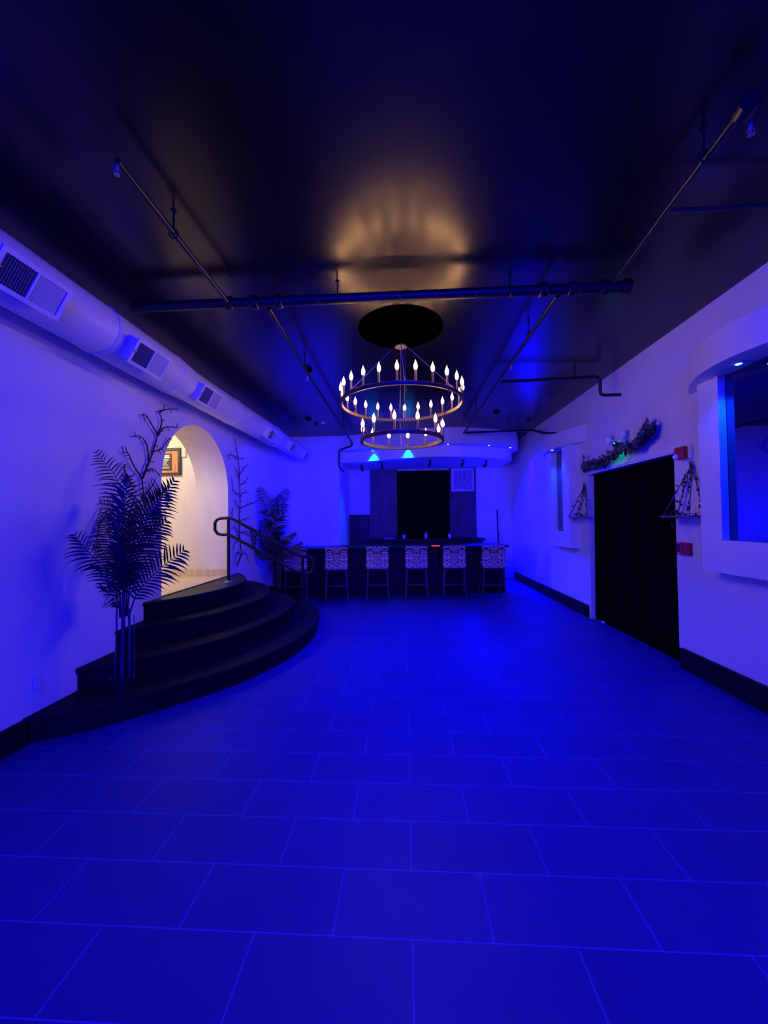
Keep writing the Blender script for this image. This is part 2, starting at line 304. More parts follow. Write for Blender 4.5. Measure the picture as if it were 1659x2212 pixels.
# hall beyond the arch
struct(MB().box(-6.4, XL-.5, 3.2, 6.1, .60, .76).box(XL-.5, XL-.001, A0, A1, .745, .76), 'floor_hall', hall_tile)
struct(MB().box(-6.4, XL-.5, 5.965, 6.12, .76, H), 'wall_hall_far', hall_plaster)
struct(MB().box(-6.55, -6.4, 3.1, 6.12, .6, H), 'wall_hall_left', hall_plaster)
struct(MB().box(-6.4, XL-.5, 3.05, 3.2, .6, H), 'wall_hall_near', hall_plaster)
struct(MB().box(-6.55, XL-.5, 3.05, 6.12, H, H+.1), 'ceiling_hall', hall_plaster)
struct(MB().box(-6.4, XL-.01, 5.935, 5.965, .76, .87), 'baseboard_hall', hall_tile, bevel=.003)
struct(MB().box(XL-.012, XL+.022, A0+.01, A1-.01, .757, .768), 'trim_threshold', black_wood, bevel=.002)

# right wall, 0.32 thick, with the curtained doorway and two niches
DY0, DY1, DZ = 4.36, 6.33, 2.32
niches = [(2.90, 3.56, 1.39, 2.86), (6.98, 7.50, 1.37, 2.86)]
def hole(u, z):
    if DY0 < u < DY1 and z < DZ: return True
    return False
struct(grid_wall(MB(), 'X', XR, XR+.32, [YN, 2.9, 3.54, DY0, DY1, 6.98, 7.46, YB+.2], [0, 1.37, 1.39, DZ, 2.86, H], hole), 'wall_right', plaster)
struct(MB().box(XR+.32, XR+.5, DY0-.4, DY1+.4, 0, 2.6), 'wall_outer', velvet)
# back walls: left pier flush with the room, recessed bar alcove behind
struct(MB().box(XL, -1.56, YC, YB, 0, H), 'wall_back', plaster)
struct(MB().box(-1.56, XR+.32, YB, YB+.2, 0, H), 'wall_alcove', plaster)
# baseboards
bb = MB().box(XR-.045, XR, 6.40, YB-.3, 0, .20); struct(bb, 'baseboard_right', baseb, bevel=.006)
struct(MB().box(XR-.045, XR, YN, 4.30, 0, .21), 'baseboard_right.001', baseb, bevel=.006)
struct(MB().box(XL, XL+.04, YN, 2.69, 0, .185), 'baseboard_left', baseb, bevel=.006)
struct(MB().box(XL, XL+.04, 7.3, 7.78, 0, .185), 'baseboard_left.001', baseb, bevel=.006)

# wall built-outs round the niches, open in front, with seam in the jambs
def buildout(yc0, yc1, ny0, ny1, nz0, nz1, zb, zt, name):
    mb = grid_wall(MB(), 'X', XR-.15, XR, [yc0, ny0, ny1, yc1], [zb, nz0, nz1, zt], lambda u, z: ny0 < u < ny1 and nz0 < z < nz1)
    struct(mb, name, plaster_smooth)
    return
buildout(2.70, 3.80, 2.90, 3.56, 1.39, 2.86, 1.10, 2.86, 'trim_niche')
buildout(6.69, 7.74, 6.98, 7.50, 1.37, 2.86, 1.10, 2.86, 'trim_niche.001')
for k, (a, b_, c, d) in enumerate(niches):
    m_ = MB().box(XR-(.082, .032)[k], XR-.001, a+.001, b_-.001, c+.001, d-.001).build('wall_mirror', mirror_mat)
    tag(m_, ['mirror panel set in the large niche at the right edge of the photo', 'mirror panel set in the narrow blue niche beyond the curtained doorway'][k], 'mirror', 'niche mirrors')
for (yy, za, zb) in ((3.56, 1.39, 2.86), (7.50, 1.37, 2.86)):
    struct(MB().box(XR-.085 if yy < 5 else XR-.035, XR-.030 if yy > 5 else XR-.080, yy-.0028, yy-.001, za, zb), 'trim_seam', black_metal)
# rounded canopies over the niches
def canopy(yc, half, depth, z0, z1, name):
    out = [(XR+.0, yc+half), (XR, yc-half)]
    N = 30; ptsc = []
    for k in range(1, N):
        t = -1+2*k/N; ptsc.append((XR-depth*(1-t*t), yc+half*t))
    struct(MB().prism([(XR, yc-half)] + ptsc + [(XR, yc+half)], z0, z1), name, plaster_smooth, smooth=True)
canopy(3.25, .85, .37, 2.86, 3.13, 'trim_canopy')
canopy(7.25, .88, .29, 2.86, 3.12, 'trim_canopy.001')

# ---------------------------------------------------------------- curved soffit over the bar
up_c = [(-1.56, 9.12), (-.7, 8.90), (0, 8.66), (.9, 8.50), (1.5, 8.58), (2.2, 8.86), (2.62, 9.15), (2.80, 9.55)]
lo_c = [(-1.56, 9.46), (-.9, 9.30), (-.2, 8.98), (.6, 8.78), (1.3, 8.88), (2.0, 9.12), (2.45, 9.38), (2.66, 9.65)]
U = [tuple(p)[:2] for p in catmull([(x, y, 0) for x, y in up_c], 8)]
Lw = [tuple(p)[:2] for p in catmull([(x, y, 0) for x, y in lo_c], 8)]
struct(MB().prism(U + [(2.80, YB), (-1.56, YB)], 3.30, H), 'ceiling_soffit', plaster_smooth, smooth=True)
struct(MB().prism(Lw + [(2.66, YB), (-1.56, YB)], 3.05, 3.30), 'ceiling_soffit.001', plaster_smooth, smooth=True)
def downlight(loc, r, label, power, tgt, deg=60, col=CYAN):
    t = thing('downlight', label, 'ceiling light', loc, 0, 'small blue downlights')
    MB().lathe([(r, 0), (r*1.5, 0), (r*1.5, -.006), (r*1.05, -.012), (r, -.012)], n=20).build('trim_ring', white_plastic, t, smooth=True)
    MB().lathe([(.001, -.010), (r*.6, -.016), (r, -.008), (r, 0)], n=20).build('lens', cyan_lens, t, smooth=True)
    l = spot('downlight_beam', (loc[0], loc[1], loc[2]-.03), tgt, power, col, deg, .6, .02)
for (x, y, lb, pw) in [(-.75, 9.16, 'downlight under the upper soffit, washing its left end cyan', 60), (.08, 8.83, 'downlight under the upper soffit, washing cyan just behind the chandelier', 50),
        (.98, 8.58, 'glowing downlight under the soffit directly right of the chandelier', 2), (1.93, 8.82, 'glowing downlight under the soffit, middle of the three right of the chandelier', 2),
        (2.50, 9.16, 'glowing downlight at the rounded right end of the soffit', 2)]:
    downlight((x, y, 3.30), .030, lb, pw, (x, y+.07, 2.6), 84)
downlight((2.742, 3.27, 2.86), .030, 'glowing blue downlight under the near canopy, in front of its niche', 75, (2.83, 3.42, 1.0), 120, (0, .03, 1))
downlight((2.69, 7.12, 2.86), .030, 'glowing blue downlight under the far canopy beyond the doorway', 60, (2.84, 7.3, 1.2), 110, (0, .03, 1))

# ---------------------------------------------------------------- curved black steps
s1 = [(-2.8,2.68),(-2.49,2.84),(-2.1,3.2),(-1.64,3.76),(-1.35,4.45),(-1.25,5.2),(-1.36,6.0),(-1.70,6.70),(-2.2,7.15),(-2.8,7.3)]
s2 = [(-2.8,3.13),(-2.38,3.43),(-1.95,3.97),(-1.68,4.8),(-1.64,5.4),(-1.72,5.95),(-1.95,6.35),(-2.27,6.72),(-2.8,7.0)]
s3 = [(-2.8,3.57),(-2.56,3.82),(-2.25,4.18),(-2.03,4.7),(-1.96,5.3),(-2.07,5.8),(-2.3,6.25),(-2.55,6.55),(-2.8,6.7)]
s4 = [(-2.8,3.96),(-2.6,4.2),(-2.43,4.51),(-2.31,5.0),(-2.32,5.4),(-2.4,5.7),(-2.56,6.0),(-2.8,6.33)]
st = thing('staircase', 'four black curved steps fanning out from the lit archway', 'stairs', (0,0,0))
def inset(pl, d):
    out = []
    for i, p in enumerate(pl):
        a = pl[max(i-1, 0)]; c = pl[min(i+1, len(pl)-1)]; t = (Vector(c)-Vector(a)).normalized()
        nrm = Vector((-t[1], t[0])); out.append((max(p[0]+nrm[0]*d, XL+.0015), p[1]+nrm[1]*d))
    return out
for k, sc in enumerate((s1, s2, s3, s4)):
    cv = [tuple(p)[:2] for p in catmull([(x, y, 0) for x, y in sc], 8)]
    zt = .19*(k+1); rz0 = 0 if k == 0 else .19*k
    cv = [(max(x, XL+.0015), y) for x, y in cv]; inn = inset(cv, .028)
    r = MB().prism([(x, y) for x, y in inn] + [(XL, inn[-1][1])][:0], rz0, zt-.034).build('step_riser', step_black, st, smooth=True)
    tr = MB()
    lay = [(.006, zt-.036), (0, zt-.030), (0, zt-.008), (.006, zt)]
    rings = [[(max(XL, x), y, z) for x, y in inset(cv, d)] for d, z in lay]; m_ = len(cv); vs = sum(rings, []); fs = []
    for a in range(3):
        for i in range(m_): j = (i+1) % m_; fs.append((a*m_+i, a*m_+j, (a+1)*m_+j, (a+1)*m_+i))
    fs += [tuple(range(m_))[::-1], tuple(3*m_+i for i in range(m_))]
    tr.add(vs, fs).build('step_tread', step_black if k < 3 else black_gloss, st, smooth=True)
# handrail across the steps
hr = thing('handrail', 'black tubular handrail with looped ends standing on the curved steps', 'handrail', (-1.44, 5.34, .19))
hr['_w'] = 1
RY = 5.32
def rp_(*q): return [(x, RY, z) for x, z in q]
path = rp_((-2.46,1.662),(-1.47,1.125),(-1.43,1.116),(-1.36,1.116),(-1.31,1.095),(-1.285,1.04),(-1.285,.95),(-1.31,.895),(-1.36,.874),(-1.43,.874),(-1.48,.882),(-2.47,1.418),(-2.51,1.430),(-2.60,1.430),(-2.66,1.448),(-2.695,1.50),(-2.695,1.60),(-2.665,1.645),(-2.61,1.664),(-2.52,1.668))
dense = []
for i in range(len(path)):
    a, b_ = Vector(path[i]), Vector(path[(i+1) % len(path)])
    dense += [a] if (b_-a).length < .3 else [a, a.lerp(b_, .04), a.lerp(b_, .96)]
MB().tube(dense, .0215, 14, closed=True).build('rail_loop', black_metal, hr, smooth=True, origin=(-1.44, 5.34, .19))
MB().tube([(-2.50,RY,.76),(-2.50,RY,1.655)], .021, 14).build('post', black_metal, hr, smooth=True, origin=(-1.44, 5.34, .19))
MB().tube([(-1.44,RY,.19),(-1.44,RY,1.12)], .021, 14).build('post', black_metal, hr, smooth=True, origin=(-1.44, 5.34, .19))
for x, z in ((-2.50, .76), (-1.44, .19)):
    MB().lathe([(.065, 0), (.065, .008), (.030, .012), (.026, .03)], (x, RY, z)).build('base_flange', steel if z > .5 else black_metal, hr, smooth=True, origin=(-1.44, 5.34, .19))

# ---------------------------------------------------------------- picture in the hall
pf = thing('framed_picture', 'dark framed picture with orange wood mount on the cream hall wall', 'picture', (-3.9, 5.965, 2.37))
pf['_w'] = 1; o_ = (-3.9, 5.965, 2.37)
x0, x1, z0, z1 = -4.22, -3.57, 2.37, 2.81
f = MB(); t_ = .045
f.box(x0, x1, 5.935, 5.963, z0, z0+t_).box(x0, x1, 5.935, 5.963, z1-t_, z1).box(x0, x0+t_, 5.935, 5.963, z0+t_, z1-t_).box(x1-t_, x1, 5.935, 5.963, z0+t_, z1-t_)
f.build('frame', frame_black, pf, bevel=.004, origin=o_)
MB().box(x0+t_, x1-t_, 5.948, 5.962, z0+t_, z1-t_).build('mount', picture_wood, pf, origin=o_)
MB().box(-4.07, -3.72, 5.944, 5.949, 2.45, 2.72).build('print', picture_dark, pf, origin=o_)
tx = MB()
for k, (zz, a, b_, hh) in enumerate([(2.685,-3.99,-3.76,.02),(2.66,-4.0,-3.75,.018),(2.63,-3.96,-3.76,.006),(2.615,-3.97,-3.77,.006),(2.60,-3.96,-3.78,.006),(2.57,-3.93,-3.80,.012),(2.54,-3.97,-3.78,.006),(2.52,-3.97,-3.76,.006),(2.49,-3.99,-3.76,.014)]):
    tx.box(a, b_, 5.9415, 5.9445, zz-hh/2, zz+hh/2)
tx.build('print_lines', picture_paper, pf, origin=o_)
tag(MB().box(-3.56, -3.49, 5.94, 5.964, 2.66, 2.86).build('wall_chime', hall_plaster, bevel=.006), 'small cream box on the hall wall beside the framed picture', 'wall box')

# ---------------------------------------------------------------- round duct on the left wall
du = thing('ventilation_duct', 'white round ventilation duct running under the ceiling along the left wall', 'duct', (0,0,0))
AX, AZ = -2.52, 3.215
ADX = .012
def ductc(y): return (AX+ADX*max(0, y-4.5)*2.0, AZ)
segs = [(-3.6, 3.95, .205), (4.25, 7.05, .185), (7.25, 8.85, .165)]
for k, (a, b_, r) in enumerate(segs):
    pts = [(ductc(y)[0], y, AZ) for y in [a+(b_-a)*i/6 for i in range(7)]]
    MB().tube(pts, r, 40).build('duct_section', duct_mat, du, smooth=True)
for (a, b_, ra, rb) in ((3.95, 4.25, .205, .185), (7.05, 7.25, .185, .165)):
    pts = [(ductc(a)[0], a-.03, AZ), (ductc(a)[0], a, AZ), (ductc(b_)[0], b_, AZ), (ductc(b_)[0], b_+.03, AZ)]
    MB().tube(pts, [ra+.005, ra+.006, rb+.006, rb+.005], 40).build('reducer', duct_mat, du, smooth=True)
MB().lathe([(.165, 0), (.172, .0), (.172, .02), (.001, .04)], (ductc(8.85)[0], 8.84, AZ), 40, 'Y').build('end_cap', duct_mat, du, smooth=True)
for y in (1.2, 3.0, 5.4, 8.0):
    mbh = MB(); cx_, r_ = ductc(y)[0], (.208 if y < 4 else .189 if y < 7.05 else .169)
    mbh.tube([(cx_+r_*math.cos(a), y, AZ+r_*math.sin(a)) for a in [2*PI*i/32 for i in range(32)]], .006, 6, closed=True)
    mbh.build('hanger_strap', duct_mat, du, smooth=True)
dirn = Vector((math.cos(math.radians(-30)), 0, math.sin(math.radians(-30)))); upv = Vector((-dirn.z, 0, dirn.x))
for k, yv in enumerate((1.1, 2.21, 3.31, 4.42, 6.45, 7.65, 8.62)):
    ax_ = Vector((ductc(yv)[0], yv, AZ)); fd = .285 if yv < 4.1 else .262 if yv < 7.1 else .24
    hw, hh = (.225, .115) if yv < 5 else (.20, .10); Yv = Vector((0, 1, 0))
    cpos = ax_ + dirn*(fd*.5+.04)
    v = MB().obox(ax_+dirn*(fd-.09), dirn*.09, Yv*(hw-.02), upv*(hh-.015)).build('vent', duct_mat, du)
    # face frame with central bar, void, louvre on the closed half
    fr = MB(); fc = ax_+dirn*(fd+.004)
    for (dy, dz, sy, sz) in ((0, hh-.014, hw, .014), (0, -hh+.014, hw, .014), (-hw+.014, 0, .014, hh-.028), (hw-.014, 0, .014, hh-.028), (0, 0, .008, hh-.028)):
        fr.obox(fc+Yv*dy+upv*dz, dirn*.008, Yv*sy, upv*sz)
    fr.build('vent_frame', duct_mat, v)
    MB().obox(fc+Yv*(-hw/2)-dirn*.002, dirn*.003, Yv*(hw/2-.014), upv*(hh-.026)).build('vent_opening', grille_dark, v)
    lv = MB(); MB_n = 11
    for q in range(MB_n):
        yy = -hw+.034+q*(hw-.05)/MB_n
        lv.obox(fc+Yv*yy+dirn*.003, dirn*.0025+Yv*.001, Yv*.0012, upv*(hh-.03))
    for q in range(5): lv.obox(fc+Yv*(-hw/2)+upv*(-hh+.05+q*(2*hh-.1)/4)+dirn*.002, dirn*.001, Yv*(hw/2-.02), upv*.0008)
    lv.build('vent_grille', louvre_mat, v)
    lp = MB().obox(fc+Yv*(hw/2)-dirn*.003, dirn*.003, Yv*(hw/2-.012), upv*(hh-.026))
    for q in range(11): lp.obox(fc+Yv*(.022+q*(hw-.05)/11), dirn*.0015, Yv*.004, upv*(hh-.034))
    lp.build('vent_damper', damper_mat, v)
    MB().obox(fc+Yv*(-hw+.016)+dirn*.012, dirn*.014, Yv*.012, upv*.004).build('vent_lever', steel, v)

# ---------------------------------------------------------------- sprinkler pipes
sp = thing('sprinkler_pipework', 'black sprinkler pipes hung below the dark ceiling around the chandelier', 'pipes', (0,0,0))
ZP = 3.50
MB().tube([(-2.35, 3.21, ZP), (1.83, 3.22, ZP)], .042, 18).build('main_pipe', pipe_mat, sp, smooth=True)
def coupling(x, y, z, r=.058, w_=.07, axis='X'):
    MB().lathe([(r*.85, -w_/2), (r, -w_/2+.01), (r, w_/2-.01), (r*.85, w_/2)], (x, y, z), 16, axis).build('coupling', pipe_mat, sp, smooth=True)
for x in (-1.49, -1.27, -1.06, 1.17, 1.40, 1.66, 1.84): coupling(x, 3.215, ZP)
MB().tube([(-1.49, 3.20, ZP-.01), (-1.487, 1.90, ZP+.01)], .019, 10).build('branch_pipe', pipe_mat, sp, smooth=True)
MB().tube([(-1.16, 3.25, ZP-.03), (-1.21, 5.0, ZP-.03), (-1.22, 8.95, ZP-.03), (-1.23, 9.0, ZP-.05), (-1.23, 9.02, ZP-.10), (-1.26, 9.03, ZP-.12), (-1.52, 9.03, ZP-.20), (-1.545, 9.03, ZP-.24), (-1.545, 9.03, 2.95), (-1.53, 9.03, 2.88), (-1.42, 9.03, 2.76)], .021, 12).build('branch_pipe', pipe_mat, sp, smooth=True)
MB().tube([(1.30, 3.25, ZP-.03), (1.30, 4.7, ZP-.02), (1.30, 8.35, ZP-.02)], .022, 12).build('branch_pipe', pipe_mat, sp, smooth=True)
MB().tube([(1.27, 8.28, ZP-.03), (2.78, 8.34, ZP), (2.80, 8.34, ZP-.01), (2.83, 8.0, ZP-.12), (2.83, 7.98, ZP-.13)], .022, 12).build('branch_pipe', pipe_mat, sp, smooth=True)
MB().tube([(2.66, 7.55, 3.26), (2.94, 7.55, 3.26)], .018, 10).build('branch_pipe', pipe_mat, sp, smooth=True)
MB().tube([(2.80, 8.30, ZP-.03), (2.68, 7.60, 3.27)], .018, 10).build('branch_pipe', pipe_mat, sp, smooth=True)
MB().tube([(1.71, 3.20, ZP), (1.64, 2.43, ZP), (1.60, 1.86, ZP)], [.016, .017, .020], 10).build('branch_pipe', pipe_mat, sp, smooth=True)
MB().tube([(1.64, 2.43, ZP), (2.94, 2.44, ZP)], .012, 8).build('branch_pipe', pipe_mat, sp, smooth=True)
MB().tube([(1.31, 5.35, ZP), (2.62, 5.35, ZP+.03), (2.665, 5.35, ZP+.01), (2.68, 5.35, ZP-.03), (2.68, 5.35, 3.33), (2.69, 5.35, 3.29), (2.73, 5.35, 3.275), (2.945, 5.35, 3.275)], .021, 12).build('branch_pipe', pipe_mat, sp, smooth=True)
MB().tube([(1.615, 1.86, ZP), (1.60, 1.80, ZP)], .045, 14).build('pipe_end_cap', pipe_mat, sp, smooth=True)
for (x, y) in ((1.60, 2.07), (1.30, 4.0), (2.35, 5.35), (-1.20, 4.6), (-.55, 3.215), (.9, 3.215), (-1.49, 2.4), (1.30, 6.9), (-1.21, 7.6), (2.25, 8.32)):
    zz = ZP if abs(y-5.35) > .01 else ZP+.02
    MB().tube([(x, y, zz), (x, y, H-.008)], .007, 6).lathe([(.018, H-.010), (.018, H)], (x, y, 0), 12).tube([(x+.03*math.cos(a)*(1 if y != 3.215 else 0), y+(.03 if y != 3.215 else .046)*math.cos(a)*(0 if abs(y-5.35) > .01 and y != 3.215 else 1), zz+(.03 if y != 3.215 else .046)*math.sin(a)) for a in [2*PI*i/16 for i in range(16)]], .005, 5, closed=True).build('pipe_hanger', pipe_mat, sp, smooth=True)
def sprinkler(x, y, z, m=steel):
    h_ = MB().lathe([(.008, 0), (.009, -.02), (.004, -.03), (.004, -.05), (.015, -.053), (.015, -.055)], (x, y, z), 12)
    h_.tube([(x-.012, y, z-.02), (x-.016, y, z-.035), (x-.006, y, z-.05)], .0025, 5).tube([(x+.012, y, z-.02), (x+.016, y, z-.035), (x+.006, y, z-.05)], .0025, 5)
    h_.build('sprinkler_head', m, sp, smooth=True)
sprinkler(-1.21, 4.77, ZP-.05); sprinkler(1.30, 4.66, ZP-.04); sprinkler(-1.487, 1.90, ZP-.01); sprinkler(1.66, 1.87, ZP-.04); sprinkler(1.29, 8.2, ZP-.05)
for (x, ph) in ((-1.30, .3), (-1.05, 1.2), (-.70, .2), (-.45, .9), (-.2, .4), (.0, 1.1), (.30, .5), (.62, 1.4), (1.2, .6), (1.45, .9)):
    MB().tube([(x-.04, 3.17, ZP+.01), (x-.02, 3.155, ZP-.03), (x, 3.18, ZP-.052), (x+.04*math.cos(ph), 3.2, ZP-.075), (x+.07, 3.19, ZP-.06)], .0018, 5).build('cable_tie', rope, sp, smooth=True)
# small ceiling devices
for (x, y, r, m_, lb) in ((-1.27, 5.05, .055, disc_black, 'black disc detector on the ceiling beside the left sprinkler pipe'), (-1.89, 7.5, .06, disc_black, 'flat black disc on the ceiling near the far end of the duct'),
        (-1.83, 7.9, .035, pipe_mat, 'small black knob on the ceiling beside the white detector'), (-1.66, 7.8, .05, white_plastic, 'small white smoke detector on the dark ceiling near the duct end'),
        (1.76, 7.35, .06, disc_black, 'flat black disc on the ceiling right of the chandelier'), (2.58, 8.05, .045, pipe_mat, 'small black fitting on the ceiling close to the right wall')):
    tag(MB().lathe([(r, H), (r, H-.015), (r*.7, H-.035), (r*.3, H-.045)], (x, y, 0), 20).build('ceiling_detector', m_, smooth=True), lb, 'detector')

# ---------------------------------------------------------------- chandelier
CXY = (-.020, 4.06)
tag(MB().lathe([(.44, H), (.45, H-.004), (.448, H-.010), (.44, H-.012), (.001, H-.012)], (*CXY, 0), 64).build('ceiling_medallion', disc_black, smooth=True), 'large round matte black disc on the ceiling above the chandelier', 'ceiling medallion')
ch = thing('chandelier', 'two-tier black wheel chandelier with candle bulbs lit, hanging from the ceiling', 'chandelier', (0,0,0))
cx0, cy0 = CXY
MB().box(cx0-.035, cx0+.035, cy0-.035, cy0+.035, 3.46, H-.012).build('drop_box', disc_black, ch, bevel=.004)
MB().lathe([(.030, 3.47), (.062, 3.462), (.064, 3.448), (.020, 3.438), (.008, 3.42)], (cx0, cy0, 0), 28).build('ceiling_canopy', canopy_brass, ch, smooth=True)
def ring(R, zc, h_, t_):
    mb = MB(); n = 96; vs = []; fs = []
    for k in range(n):
        a = 2*PI*k/n
        for rr, zz in ((R-t_, zc-h_/2), (R, zc-h_/2), (R, zc+h_/2), (R-t_, zc+h_/2)):
            vs.append((cx0+rr*math.cos(a), cy0+rr*math.sin(a), zz))
    for k in range(n):
        j = (k+1) % n
        for q in range(4): p = (q+1) % 4; fs.append((k*4+q, k*4+p, j*4+p, j*4+q))
    return mb.add(vs, fs)
RU, ZU, RL, ZL = .652, 2.835, .440, 2.448
ring(RU, ZU, .036, .022).build('upper_ring', brass, ch, smooth=True, bevel=.002)
ring(RL, ZL, .036, .022).build('lower_ring', brass, ch, smooth=True, bevel=.002)
def rod(p, q, r=.0042): return MB().tube([p, q], r, 7).build('rod', brass, ch, smooth=True)
for k in range(4):
    a = math.radians((218, 322, 273, 92)[k]); c_, s_ = math.cos(a), math.sin(a)
    rod((cx0+.058*c_, cy0+.058*s_, 3.455), (cx0+(RU-.011)*c_, cy0+(RU-.011)*s_, ZU+.018))
    rod((cx0+(RU-.011)*c_, cy0+(RU-.011)*s_, ZU-.018), (cx0+(RL-.011)*c_, cy0+(RL-.011)*s_, ZL+.018))
MB().tube([(cx0, cy0, 3.43), (cx0, cy0, 3.05)], .003, 6).tube([(cx0+.04, cy0-.1, 3.43), (cx0+.05, cy0-.2, 2.9)], .0022, 6).build('power_cord', brass, ch, smooth=True)
hold = MB().lathe([(.0145, 0), (.0155, .004), (.0095, .010), (.0095, .094), (.0105, .098), (.008, .100)], n=10)
bulbm = MB().lathe([(.0070, .100), (.0130, .106), (.0180, .122), (.0190, .134), (.0160, .152), (.0090, .170), (.0035, .188), (.0008, .196)], n=10)
h0 = hold.build('candle_holder', brass, ch, smooth=True); b0 = bulbm.build('bulb', shell_mat, h0, smooth=True)
f0 = MB().lathe([(.003, .104), (.0090, .114), (.0112, .130), (.0085, .150), (.0020, .166)], n=8).build('filament', bulb_mat, h0, smooth=True)
spots = [(RU-.011, ZU+.018, 2*PI*(k+.80)/24) for k in range(24)] + [(RL-.011, ZL+.018, 2*PI*(k+.70)/12) for k in range(12)]
for i, (R_, z_, a) in enumerate(spots):
    if i == 0: h = h0
    else:
        h = h0.copy(); C.objects.link(h); h.parent = ch; 
        for src in (b0, f0): bb_ = src.copy(); C.objects.link(bb_); bb_.parent = h
    h.location = (cx0+R_*math.cos(a), cy0+R_*math.sin(a), z_)

# ---------------------------------------------------------------- doorway curtain
def curtain(name, x, y0, y1, z0, z1, amp, waves, axis, label, seed=1):
    rnd = random.Random(seed); n = waves*10; nz = 8; vs = []; fs = []
    ph = [rnd.uniform(-.6, .6) for _ in range(waves+2)]
    for j in range(nz+1):
        z = z0+(z1-z0)*j/nz
        for i in range(n+1):
            u = y0+(y1-y0)*i/n; wv = i/10; k = int(wv)
            d = amp*math.sin(2*PI*wv+ph[k])*(1-.35*j/nz)+amp*.4*math.sin(2*PI*wv*.37+j*.2)
            vs.append((x+d, u, z) if axis == 'X' else (u, x+d, z))
    for j in range(nz):
        for i in range(n): a = j*(n+1)+i; fs.append((a, a+1, a+n+2, a+n+1))
    o = MB().add(vs, fs).build(name, velvet, smooth=True)
    sd = o.modifiers.new('thickness', 'SOLIDIFY'); sd.thickness = .006
    return tag(o, label, 'curtain')
curtain('curtain', XR+.08, DY0+.02, DY1-.02, .015, DZ-.03, .028, 16, 'X', 'black floor-length curtain filling the doorway in the right wall', 3)
MB_r = MB().tube([(XR+.08, DY0+.002, DZ-.02), (XR+.08, DY1-.002, DZ-.02)], .012, 10).build('curtain_rod', black_metal, smooth=True)
tag(MB_r, 'thin black curtain rod across the top of the doorway', 'curtain rod')
dr = MB().box(XR-.012, XR+.05, DY0, DY1, DZ-.022, DZ+.0).box(XR-.016, XR, DY0-.03, DY1+.06, DZ, DZ+.028)
struct(dr, 'trim_door', plaster_smooth, bevel=.004)

# garland of broad leaves above the doorway
def leafblade(mb, c, d, n_, L_, W_):
    d = Vector(d).normalized(); n_ = Vector(n_); n_ = (n_-d*n_.dot(d)).normalized(); s_ = d.cross(n_); c = Vector(c)
    p = [c, c+d*L_*.3+s_*W_*.5+n_*.006, c+d*L_*.65+s_*W_*.42, c+d*L_, c+d*L_*.65-s_*W_*.42, c+d*L_*.3-s_*W_*.5+n_*.006, c+d*L_*.35-n_*.006, c+d*L_*.7-n_*.004]
    th = n_*.0015
    vs = p + [q-th for q in p]
    f = [(0,1,6),(1,2,7,6),(2,3,7),(3,4,7),(4,5,6,7),(5,0,6)]
    mb.add(vs, f + [tuple(i+8 for i in q[::-1]) for q in f] + [(0,8,9,1),(1,9,10,2),(2,10,11,3),(3,11,12,4),(4,12,13,5),(5,13,8,0)])
rnd = random.Random(5)
gb = [Vector(p) for p in catmull([(2.90, 6.30, 2.40), (2.88, 6.05, 2.42), (2.87, 5.75, 2.40), (2.86, 5.40, 2.44), (2.85, 5.15, 2.52), (2.86, 4.90, 2.48), (2.86, 4.72, 2.54), (2.88, 4.58, 2.62)], 10)]
gar = thing('leaf_garland', 'dark leafy garland draped along the top of the curtained doorway', 'garland', (0,0,0))
MB().tube(gb, .010, 6).build('vine', twig_mat, gar, smooth=True)
lv = MB()
for i in range(420):
    p = gb[int((rnd.random()**1)*(len(gb)-1))]; a = rnd.uniform(0, 2*PI)
    d = Vector((rnd.uniform(-.9, .2), math.cos(a), math.sin(a)*.8)); big = .06+rnd.random()*.04
    leafblade(lv, p+Vector((rnd.uniform(-.05,.02), rnd.uniform(-.03,.03), rnd.uniform(-.035,.035))), d, Vector((-1, rnd.uniform(-.6,.6), rnd.uniform(-.6,.6))), big, big*.75)
for (y, z) in ((6.26, 2.545), (4.72, 2.72), (4.66, 2.68), (4.62, 2.70), (4.75, 2.66), (4.58, 2.66)):
    for q in range(3):
        a = rnd.uniform(0, 2*PI); leafblade(lv, (2.86, y, z), (rnd.uniform(-.5,0), math.cos(a), math.sin(a)), (-1, .2, .2), .085, .06)
lv.build('leaves', leaf_light, gar)

